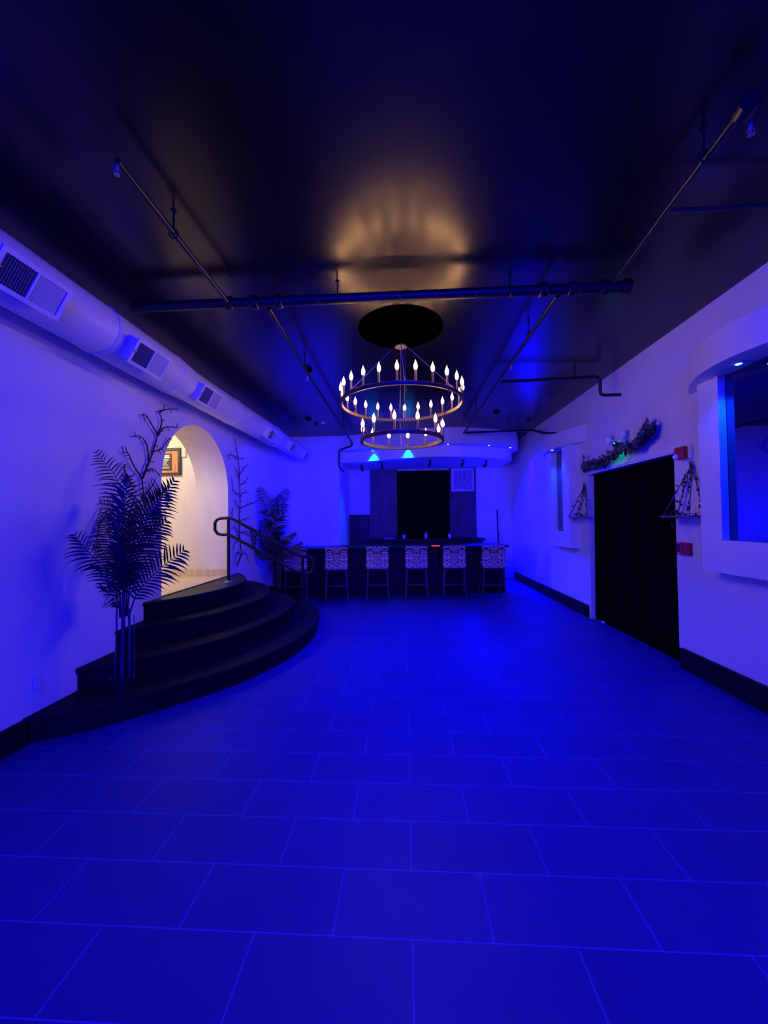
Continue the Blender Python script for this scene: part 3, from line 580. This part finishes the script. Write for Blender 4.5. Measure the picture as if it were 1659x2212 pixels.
# swing shelves with trailing ivy either side of the doorway
def swing(yc, half, x0, x1, zs, zt, label, seed, board):
    r_ = random.Random(seed)
    t = thing('swing_shelf', label, 'hanging shelf', (0,0,0), 0, 'rope swing shelves beside the doorway')
    MB().box(x0, x1, yc-half, yc+half, zs, zs+.018).build('shelf_board', board, t, bevel=.003)
    top = Vector((XR-.02, yc, zt)); rp = MB()
    for x in (x0+.02, x1-.02):
        for s_ in (-1, 1):
            yy = yc+s_*(half-.03)
            rp.tube([top+Vector((0, s_*.012, 0)), (x, yy, zs+.018), (x, yy, zs-.02)], .0045, 6)
    rp.tube([top+Vector((0, .012, 0)), top+Vector((-.01, .02, .05)), top+Vector((-.01, -.02, .05)), top+Vector((0, -.012, 0))], .0045, 6)
    rp.build('rope', rope, t, smooth=True)
    MB().tube([top+Vector((.019, 0, .045)), top+Vector((-.02, 0, .045)), top+Vector((-.022, 0, .06))], .004, 6).build('hook', steel, t, smooth=True)
    iv = MB(); vine = MB()
    paths = []
    for x in (x0+.02, x1-.02):
        for s_ in (-1, 1):
            yy = yc+s_*(half-.03); a = top; b_ = Vector((x, yy, zs+.02))
            paths.append([a.lerp(b_, k/10)+Vector((r_.uniform(-.012,.012), r_.uniform(-.018,.018), r_.uniform(-.01,.01))) for k in range(11)])
    paths.append([Vector(((x0+x1)/2+r_.uniform(-.04,.04), yc-half+2*half*k/10, zs+.03+r_.uniform(0,.02))) for k in range(11)])
    paths.append([Vector((x0+.05, yc-half*.1+.04*k, zs+.02-.03*k)) for k in range(4)])
    for pth in paths:
        vine.tube(pth, .0022, 5)
        for k in range(len(pth)):
            for q in range(2):
                if r_.random() < .62:
                    a = r_.uniform(0, 2*PI); L_ = r_.uniform(.028, .05)
                    leafblade(iv, pth[k], (r_.uniform(-.6,.2), math.cos(a), math.sin(a)), (-1, r_.uniform(-.5,.5), r_.uniform(-.5,.5)), L_, L_*.7)
    vine.build('ivy_vine', twig_mat, t, smooth=True); iv.build('ivy_leaves', leaf, t)
swing(4.08, .22, 2.74, 2.92, 1.60, 2.12, 'rope swing shelf with trailing ivy, near side of the doorway below the red strobe', 11, mat('shelf_wood', (.20, .13, .12), .6, noise=.25, stretch=(1, .2, 1)))
swing(6.42, .22, 2.74, 2.90, 1.62, 2.13, 'rope swing shelf with trailing ivy, far side of the doorway beside the narrow niche', 12, MATS['shelf_wood'])

# emergency light with two round heads and green indicator
em = thing('emergency_light', 'pale emergency light with two round lamps and green glow above the doorway', 'emergency light', (0,0,0))
MB().box(2.90, 2.95, 5.25, 5.50, 2.58, 2.66).build('housing', white_plastic, em, bevel=.008)
for (y, z, tilt) in ((5.56, 2.715, .5), (5.20, 2.70, -.4)):
    MB().tube([(2.92, 5.38+(y-5.38)*.4, 2.65), (2.89, y, z)], .007, 8).build('lamp_arm', white_plastic, em, smooth=True)
    hd = MB().lathe([(.020, .045), (.050, .03), (.062, 0), (.060, -.012)], (2.87, y, z), 20, 'X').build('lamp_head', white_plastic, em, smooth=True)
    gl = MB().lathe([(.056, -.012), (.050, -.020), (.030, -.030), (.001, -.034)], (2.87, y, z), 20, 'X')
    for q in range(10): a_ = 2*PI*q/10; gl.tube([(2.87-.014, y+.054*math.cos(a_), z+.054*math.sin(a_)), (2.87-.030, y+.034*math.cos(a_), z+.034*math.sin(a_)), (2.87-.037, y+.008*math.cos(a_), z+.008*math.sin(a_))], .003, 5)
    gl.build('lamp_glass', glass_clear, em, smooth=True)
MB().lathe([(.012, 0), (.012, -.012), (.004, -.018)], (2.90, 5.42, 2.62), 12, 'X').build('green_indicator', green_lens, em, smooth=True)
spot('green_indicator_glow', (2.80, 5.40, 2.66), (2.93, 5.38, 2.45), 1.6, (.0, 1.0, .18), 110, 1, .01)
# fire strobe and pull station
fs_ = thing('fire_alarm_strobe', 'red fire alarm strobe on white back box, top right of the doorway', 'fire alarm', (0,0,0))
MB().box(2.915, 2.95, 4.07, 4.205, 2.20, 2.345).build('back_box', white_plastic, fs_, bevel=.004)
MB().box(2.865, 2.918, 4.105, 4.235, 2.205, 2.335).build('alarm_body', red_plastic, fs_, bevel=.008)
MB().lathe([(.028, .0), (.030, -.012), (.024, -.028), (.010, -.036), (.001, -.038)], (2.866, 4.195, 2.235), 18, 'X').build('strobe_lens', glass_clear, fs_, smooth=True)
ps = thing('fire_pull_station', 'red fire alarm pull station on the wall below the swing shelf', 'fire alarm', (0,0,0))
MB().box(2.915, 2.95, 4.125, 4.315, 1.205, 1.335).build('station_body', red_plastic, ps, bevel=.006)
pl = MB()
for k in range(3): pl.box(2.9115, 2.9155, 4.255, 4.295, 1.245+k*.026, 1.260+k*.026)
pl.build('pull_handle', picture_dark, ps)
MB().box(2.911, 2.9155, 4.243, 4.247, 1.207, 1.333).box(2.911, 2.9155, 4.258, 4.295, 1.316, 1.326).box(2.911, 2.9155, 4.258, 4.295, 1.218, 1.228).build('station_marking', mat('pink_plastic', (.75, .35, .32), .5, noise=.05), ps)
tag(MB().box(XL, XL+.008, 2.755, 2.835, .345, .465).box(XL+.008, XL+.012, 2.78, 2.81, .37, .40).box(XL+.008, XL+.012, 2.78, 2.81, .41, .44).build('wall_outlet', white_plastic, bevel=.002), 'white outlet plate low on the left wall before the steps', 'outlet')
# cord by the doorway
cb = MB().tube(catmull([(2.89, 7.6, .012), (2.89, 6.9, .012), (2.885, 6.45, .010), (2.93, 6.25, .010), (3.00, 6.10, .012)], 6), .006, 6)
cbo = thing('power_cable', 'pale cable lying along the right baseboard to the doorway', 'cable', (0,0,0))
cb.build('cord', rope, cbo, smooth=True); MB().box(2.985, 3.015, 6.04, 6.10, .002, .028).build('plug', white_plastic, cbo, bevel=.004)

# ---------------------------------------------------------------- twigs on the left wall
def twig(paths, label, r, seed):
    r_ = random.Random(seed); mb = MB()
    for k, pth in enumerate(paths):
        pts = [Vector((p[0]+r_.uniform(-.008,.008), p[1], p[2])) for p in pth]; cv = catmull(pts, 5); n_ = len(cv)
        rr = r if k == 0 else r*.72
        mb.tube(cv, [rr*(1-.55*i/n_) for i in range(n_)], 6)
        i = 3
        while i < n_-1:
            t_ = (cv[i+1]-cv[i]).normalized(); s_ = r_.choice((-1, 1)); d = Vector((r_.uniform(0,.3), t_.y*.5-s_*t_.z, t_.z*.5+s_*t_.y)).normalized()
            L_ = r_.uniform(.035, .075); mb.tube([cv[i], cv[i]+d*L_], [rr*.6, rr*.4], 5); i += r_.choice((2, 3, 4))
    tag(mb.build('twig_decoration', twig_mat, smooth=True), label, 'branch decoration')
twig(TWIG_LARGE, 'large black bare branch on the left wall, reaching over the arch behind the near palm', .011, 2)
twig(TWIG_TALL, 'tall narrow black bare branch on the wall right of the arch', .010, 3)

# ---------------------------------------------------------------- palms
def frond(mb, spine, width, n, seed, droop=.5, start=.2, side_tilt=0, lw=.018):
    r_ = random.Random(seed); cv = catmull([Vector(p) for p in spine], 10); m = len(cv)
    mb.tube(cv, [.0062*(1-.75*i/m) for i in range(m)], 6)
    ln = [0]
    for i in range(1, m): ln.append(ln[-1]+(cv[i]-cv[i-1]).length)
    tot = ln[-1]
    phi = r_.uniform(-.45, .45)+side_tilt
    for k in range(n):
        t = start+(1-start)*(k+.5)/n; s_ = t*tot; i = 0
        while i < m-2 and ln[i+1] < s_: i += 1
        p = cv[i].lerp(cv[i+1], (s_-ln[i])/max(1e-6, ln[i+1]-ln[i])); T = (cv[i+1]-cv[i]).normalized()
        e = Vector((math.cos(phi), math.sin(phi), 0)); e = (e-T*e.dot(T)).normalized(); nn = T.cross(e)
        u = (t-start)/(1-start); L_ = width*(math.sin(PI*min(1, .12+u*.85))**.7)*r_.uniform(.85, 1.1)
        for sd in (-1, 1):
            d0 = (T*(.55+.35*u)+e*sd*1.0+nn*r_.uniform(-.25,.25)).normalized()
            pts = []; q = p.copy(); d = d0.copy(); NS = 4
            for j in range(NS+1):
                pts.append(q.copy()); q = q+d*(L_/NS); d = (d+Vector((0,0,-droop/NS*(1+j*.5)))).normalized()
            wv = d0.cross(Vector((0,0,1))).cross(d0)*.5+nn*.5+T*.5; wv = (wv-d0*wv.dot(d0)).normalized()
            ws = [.35, 1, .9, .6, .08]; vs = []
            for j in range(NS+1):
                a = wv*(lw*.5*ws[j]); vs += [pts[j]+a, pts[j]-a]
            f = [(2*j, 2*j+1, 2*j+3, 2*j+2) for j in range(NS)]
            mb.add(vs, f)
    return mb
def palm(name_lbl, base, fronds, stems, width, n, pot_r, pot_h, seed, origin, lw=.018):
    t = thing('potted_palm', name_lbl, 'plant', origin)
    t['_w'] = 1; bx_, by_, bz_ = origin
    MB().lathe([(pot_r*.75, bz_), (pot_r, bz_+pot_h*.9), (pot_r*1.05, bz_+pot_h*.92), (pot_r*1.05, bz_+pot_h), (pot_r*.9, bz_+pot_h), (pot_r*.88, bz_+pot_h*.85), (.001, bz_+pot_h*.85)], (bx_, by_, 0), 24).build('pot', black_gloss, t, smooth=True, origin=origin)
    for (a, b_, r) in stems:
        MB().tube([a, Vector(a).lerp(Vector(b_), .5)+Vector((.004, 0, 0)), b_], [r, r*.95, r*.7], 9).build('stem', stem_mat, t, smooth=True, origin=origin)
    for k, fp in enumerate(fronds):
        r_ = random.Random(seed*50+k); m_ = len(fp)-1; off = r_.uniform(-.28, .28)
        sp_ = [Vector((p[0], p[1]+off*(i/m_)**1.3, p[2])) for i, p in enumerate(fp)]
        L_ = sum((sp_[i+1]-sp_[i]).length for i in range(m_))
        o = frond(MB(), sp_, width*(.75+.25*min(1, L_)), int(n*min(1.15, max(.5, L_))), seed*77+k, lw=lw).build('frond', leaf, t, origin=origin)
        so = o.modifiers.new('thickness', 'SOLIDIFY'); so.thickness = .0012
        lim = XL+.012-origin[0]
        for v_ in o.data.vertices:
            if v_.co.x < lim+.05: v_.co.x = lim+.05*math.exp((v_.co.x-lim-.05)/.12)
O1 = (-2.33, 3.06, .19)
palm('tall potted palm standing on the lowest step in front of the arch', O1, FRONDS_NEAR,
     [((x+dx, 3.06+dy, .33), (x, 3.07+dy, .90+q), r) for x, dx, dy, q, r in ((-2.335, 0, 0, .12, .017), (-2.395, -.012, .01, 0, .007), (-2.375, -.004, -.02, .03, .006), (-2.30, .01, .02, 0, .010), (-2.27, .008, -.01, -.03, .006), (-2.25, .012, .01, -.05, .005))],
     .215, 27, .085, .165, 3, O1)
O2 = (-2.40, 7.02, .19)
palm('smaller potted palm behind the steps, near the left end of the bar', O2, FRONDS_FAR,
     [((x, 7.02+dy, .33), (x+dx, 7.02+dy, 1.15), .013) for x, dx, dy in ((-2.44, -.02, 0), (-2.40, 0, .03), (-2.36, .02, -.02), (-2.34, .04, .02))],
     .27, 34, .13, .22, 5, O2, .020)

# ---------------------------------------------------------------- bar, stools, alcove
bar = thing('bar_counter', 'long black bar counter across the end of the room', 'bar', (0,0,0))
def barY(x): return 7.74+(x+2.78)*.115
bd = MB(); xa, xb = XL+.01, 2.12
bd.add([(xa, barY(xa)+.26, 0), (xb, barY(xb)+.26, 0), (xb, barY(xb)+.75, 0), (xa, barY(xa)+.75, 0), (xa, barY(xa)+.26, 1.0), (xb, barY(xb)+.26, 1.0), (xb, barY(xb)+.75, 1.0), (xa, barY(xa)+.75, 1.0)],
       [(0,3,2,1),(4,5,6,7),(0,1,5,4),(1,2,6,5),(2,3,7,6),(3,0,4,7)]).build('bar_front', black_wood, bar)
for xk in (-2.3, -1.72, -.95, -.15, .60, 1.33, 2.05):
    y_ = barY(xk)+.24
    MB().box(xk-.11, xk+.11, y_-.015, y_+.03, .02, .99).build('pilaster', black_wood, bar, bevel=.004)
ct = MB(); xa, xb = XL+.003, 2.20
ct.add([(xa, barY(xa), 1.005), (xb, barY(xb), 1.005), (xb, barY(xb)+.85, 1.005), (xa, barY(xa)+.85, 1.005), (xa, barY(xa), 1.05), (xb, barY(xb), 1.05), (xb, barY(xb)+.85, 1.05), (xa, barY(xa)+.85, 1.05)],
       [(0,3,2,1),(4,5,6,7),(0,1,5,4),(1,2,6,5),(2,3,7,6),(3,0,4,7)]).build('counter_top', black_gloss, bar, bevel=.006)
tag(MB().box(.555, .725, barY(.6)+.03, barY(.6)+.10, 1.051, 1.070).build('glowing_strip', red_lens, bevel=.003), 'small glowing red strip lying on the bar counter between two stools', 'light strip')
# back counter with planters
tag(MB().box(-.95, 2.02, 10.15, 10.7, 0, 1.06).box(-.965, 2.08, 10.08, 10.72, 1.06, 1.12).build('back_counter', black_wood, bevel=.004), 'black back counter below the curtain behind the bar', 'counter')
tag(MB().box(-.60, -.28, 10.3, 10.5, 1.121, 1.135).build('tray', white_plastic, bevel=.004), 'thin pale tray on the back counter in front of the left plank panel', 'tray')
for k, (x, z, lb) in enumerate(((-.03, 0, 'left one'), (.55, .03, 'middle one'), (1.18, .01, 'right one'))):
    pt = thing('small_planter', 'little pale planter with a tuft of leaves on the back counter, %s of three' % lb, 'plant', (x, 10.28, 1.121), 0, 'planters on the back counter')
    MB().lathe([(.035, 0), (.045, .10+z), (.040, .10+z), (.036, .085+z)], n=14).build('pot', white_plastic, pt, smooth=True)
    tf = MB(); r_ = random.Random(k)
    for q in range(16):
        a = r_.uniform(0, 2*PI); leafblade(tf, (0, 0, .08+z), (math.cos(a)*.8, math.sin(a)*.8, r_.uniform(.5, 1.3)), (0, 0, 1), r_.uniform(.08, .13), .035)
    tf.build('leaves', leaf_light, pt)

def make_stool():
    t = thing('bar_stool', 'bar stool', 'stool', (0,0,0), 0, 'patterned bar stools along the counter')
    # local frame: back at -y (toward the room), seat extends +y toward the bar
    bk = MB(); hw = .218
    prof_ = [(.66, -.050), (.70, -.046), (.85, -.034), (1.0, -.046), (1.085, -.060), (1.100, -.050)]
    vs = []; fs = []; n_ = len(prof_)
    NX = 8
    for (z, y) in prof_:
        for i in range(NX+1):
            u = -1+2*i/NX; x = u*hw*(1+.03*(z-.66)); vs.append((x, y-.012*(1-u*u)*0-.010*math.cos(u*PI/2), z))
    for (z, y) in prof_:
        for i in range(NX+1):
            u = -1+2*i/NX; x = u*hw*(1+.03*(z-.66)); vs.append((x, y+.055-.006*math.cos(u*PI/2), z))
    M_ = n_*(NX+1)
    for j in range(n_-1):
        for i in range(NX):
            a = j*(NX+1)+i; fs += [(a, a+1, a+NX+2, a+NX+1), (M_+a, M_+a+NX+1, M_+a+NX+2, M_+a+1)]
        a = j*(NX+1); fs += [(a, a+NX+1, M_+a+NX+1, M_+a), (a+NX, M_+a+NX, M_+a+2*NX+1, a+2*NX+1)]
    for i in range(NX):
        fs += [(i, M_+i, M_+i+1, i+1)]; a = (n_-1)*(NX+1)+i; fs += [(a, a+1, M_+a+1, M_+a)]
    bk.add(vs, fs).build('backrest', damask, t, smooth=True, bevel=.006)
    MB().box(-.225, .225, -.02, .42, .665, .755).build('seat', seat_mat, t, bevel=.02)
    MB().box(-.20, .20, .0, .40, .62, .665).build('seat_frame', leg_mat, t, bevel=.004)
    for sx_ in (-1, 1):
        for (yt, yb) in ((.01, -.055), (.385, .41)):
            l = MB(); a = Vector((sx_*.185, yt, .64)); b_ = Vector((sx_*.222, yb, 0)); 
            vs = [a+Vector((i*.017, j*.017, 0)) for i, j in ((-1,-1),(1,-1),(1,1),(-1,1))] + [b_+Vector((i*.011, j*.011, 0)) for i, j in ((-1,-1),(1,-1),(1,1),(-1,1))]
            l.add(vs, [(0,1,2,3),(7,6,5,4),(0,4,5,1),(1,5,6,2),(2,6,7,3),(3,7,4,0)]).build('leg', leg_mat, t, bevel=.002)
    MB().box(-.20, .20, -.042, -.022, .335, .360).build('footrest', leg_mat, t, bevel=.002)
    MB().box(-.20, .20, .395, .415, .25, .275).build('footrest', leg_mat, t, bevel=.002)
    for sx_ in (-1, 1):
        MB().box(sx_*.202-.008, sx_*.202+.008, -.02, .40, .30, .32).build('stretcher', leg_mat, t)
    return t
S0 = [(-2.13, 7.38, .16), (-1.345, 7.46, .14), (-.55, 7.56, .03), (.215, 7.60, .02), (.955, 7.62, -.04), (1.70, 7.56, -.03)]
SL = ['patterned bar stool seen behind the lower end of the handrail', 'patterned bar stool just right of the handrail loop, second from the left', 'patterned bar stool at the bar, third from the left',
      'patterned bar stool at the bar directly left of the glowing red strip', 'patterned bar stool at the bar directly right of the glowing red strip', 'patterned bar stool at the right end of the bar']
stool = make_stool()
for k, (x, y, a) in enumerate(S0):
    o = stool if k == 0 else copy_thing(stool)
    o.location = (x, y, 0); o.rotation_euler = (0, 0, a); o['label'] = SL[k]

# alcove dressing
def planks(x0, x1, nm, label):
    mb = MB(); z = 1.08; k = 0; rnd2 = random.Random(k)
    n_ = 3; w_ = (x1-x0)/n_
    for i in range(n_): mb.box(x0+i*w_+.002, x0+(i+1)*w_-.002, YB-.035-(i % 2)*.004, YB-.001, 1.0, 3.049)
    return tag(mb.build(nm, plank, bevel=.003), label, 'wall panel')
planks(-.97, -.20, 'plank_panel', 'dark stained plank panel left of the black curtain behind the bar')
planks(1.24, 1.98, 'plank_panel', 'dark stained plank panel right of the black curtain, carrying the pale framed carving')
curtain('curtain', YB-.10, -.21, 1.24, 1.121, 2.985, .02, 9, 'Y', 'wide black backdrop curtain hanging behind the bar', 8)
pa = thing('framed_carving', 'pale square frame with four patterned strips on the right plank panel', 'wall art', (1.61, YB-.06, 2.40))
MB().box(-.30, .30, -.012, .012, 0, .62).build('patterned_panel', artw, pa)
fr = MB()
for (a, b_, c, d) in ((-.31, .31, -.01, .05), (-.31, .31, .57, .63), (-.31, -.25, .05, .57), (.25, .31, .05, .57), (-.132, -.118, .05, .57), (-.007, .007, .05, .57), (.118, .132, .05, .57)): fr.box(a, b_, -.03, .0, c, d)
fr.build('frame', frame_white, pa, bevel=.003)
dd = thing('half_door', 'low dark wooden door beside the left end of the bar alcove', 'door', (-1.36, YB-.06, 0))
MB().box(-.335, .335, -.02, .02, .01, 1.72).build('door_panel', door_wood, dd, bevel=.004)
MB().box(-.375, -.340, -.03, .055, 0, 1.77).box(.340, .375, -.03, .055, 0, 1.77).box(-.375, .375, -.03, .055, 1.735, 1.77).build('door_frame', black_wood, dd, bevel=.004)
MB().lathe([(.012, -.02), (.02, -.035), (.001, -.05)], (.27, -.0, 1.70), 12, 'Y').build('door_catch', steel, dd, smooth=True)
cr = thing('twig_stand', 'thin dark pole with short twigs behind the right end of the bar', 'stand', (2.42, 10.2, 0))
MB().tube([(0, 0, .02), (.01, 0, 1.0), (-.01, 0, 1.86)], [.03, .026, .016], 10).build('pole', twig_mat, cr, smooth=True)
MB().lathe([(.14, 0), (.14, .02), (.04, .05), (.03, .06)], n=20).build('base', black_metal, cr, smooth=True)
tw = MB()
for (z, s_, L_) in ((1.80, 1, .06), (1.76, -1, .07), (1.62, 1, .10), (1.50, 1, .09), (1.35, -1, .10), (1.2, 1, .08), (1.12, -1, .05)):
    tw.tube([(0, 0, z), (s_*L_*.6, -.02, z+.02), (s_*L_, -.03, z+.07)], [.007, .005, .003], 6)
tw.build('twig', twig_mat, cr, smooth=True)
for k, (x, lb) in enumerate(((-1.10, 'leftmost of five'), (-.55, 'second from the left of five'), (.62, 'middle one of five'), (1.42, 'second from the right of five'), (2.02, 'rightmost of five'))):
    y = (9.85, 9.45, 9.25, 9.35, 9.6)[k]
    t = thing('track_spotlight', 'small black spotlight hanging under the curved soffit, ' + lb, 'spotlight', (x, y, 3.05), .3*k, 'black spotlights under the soffit')
    MB().lathe([(.055, 0), (.055, -.012), (.02, -.02)], n=16).build('mounting_plate', black_metal, t, smooth=True)
    MB().tube([(0, 0, -.018), (0, 0, -.06)], .008, 8).build('neck', black_metal, t, smooth=True)
    MB().tube([(0, -.02, -.045), (.0, .0, -.075), (.02, .06, -.14)], [.022, .032, .036], 14).build('lamp_can', black_metal, t, smooth=True)
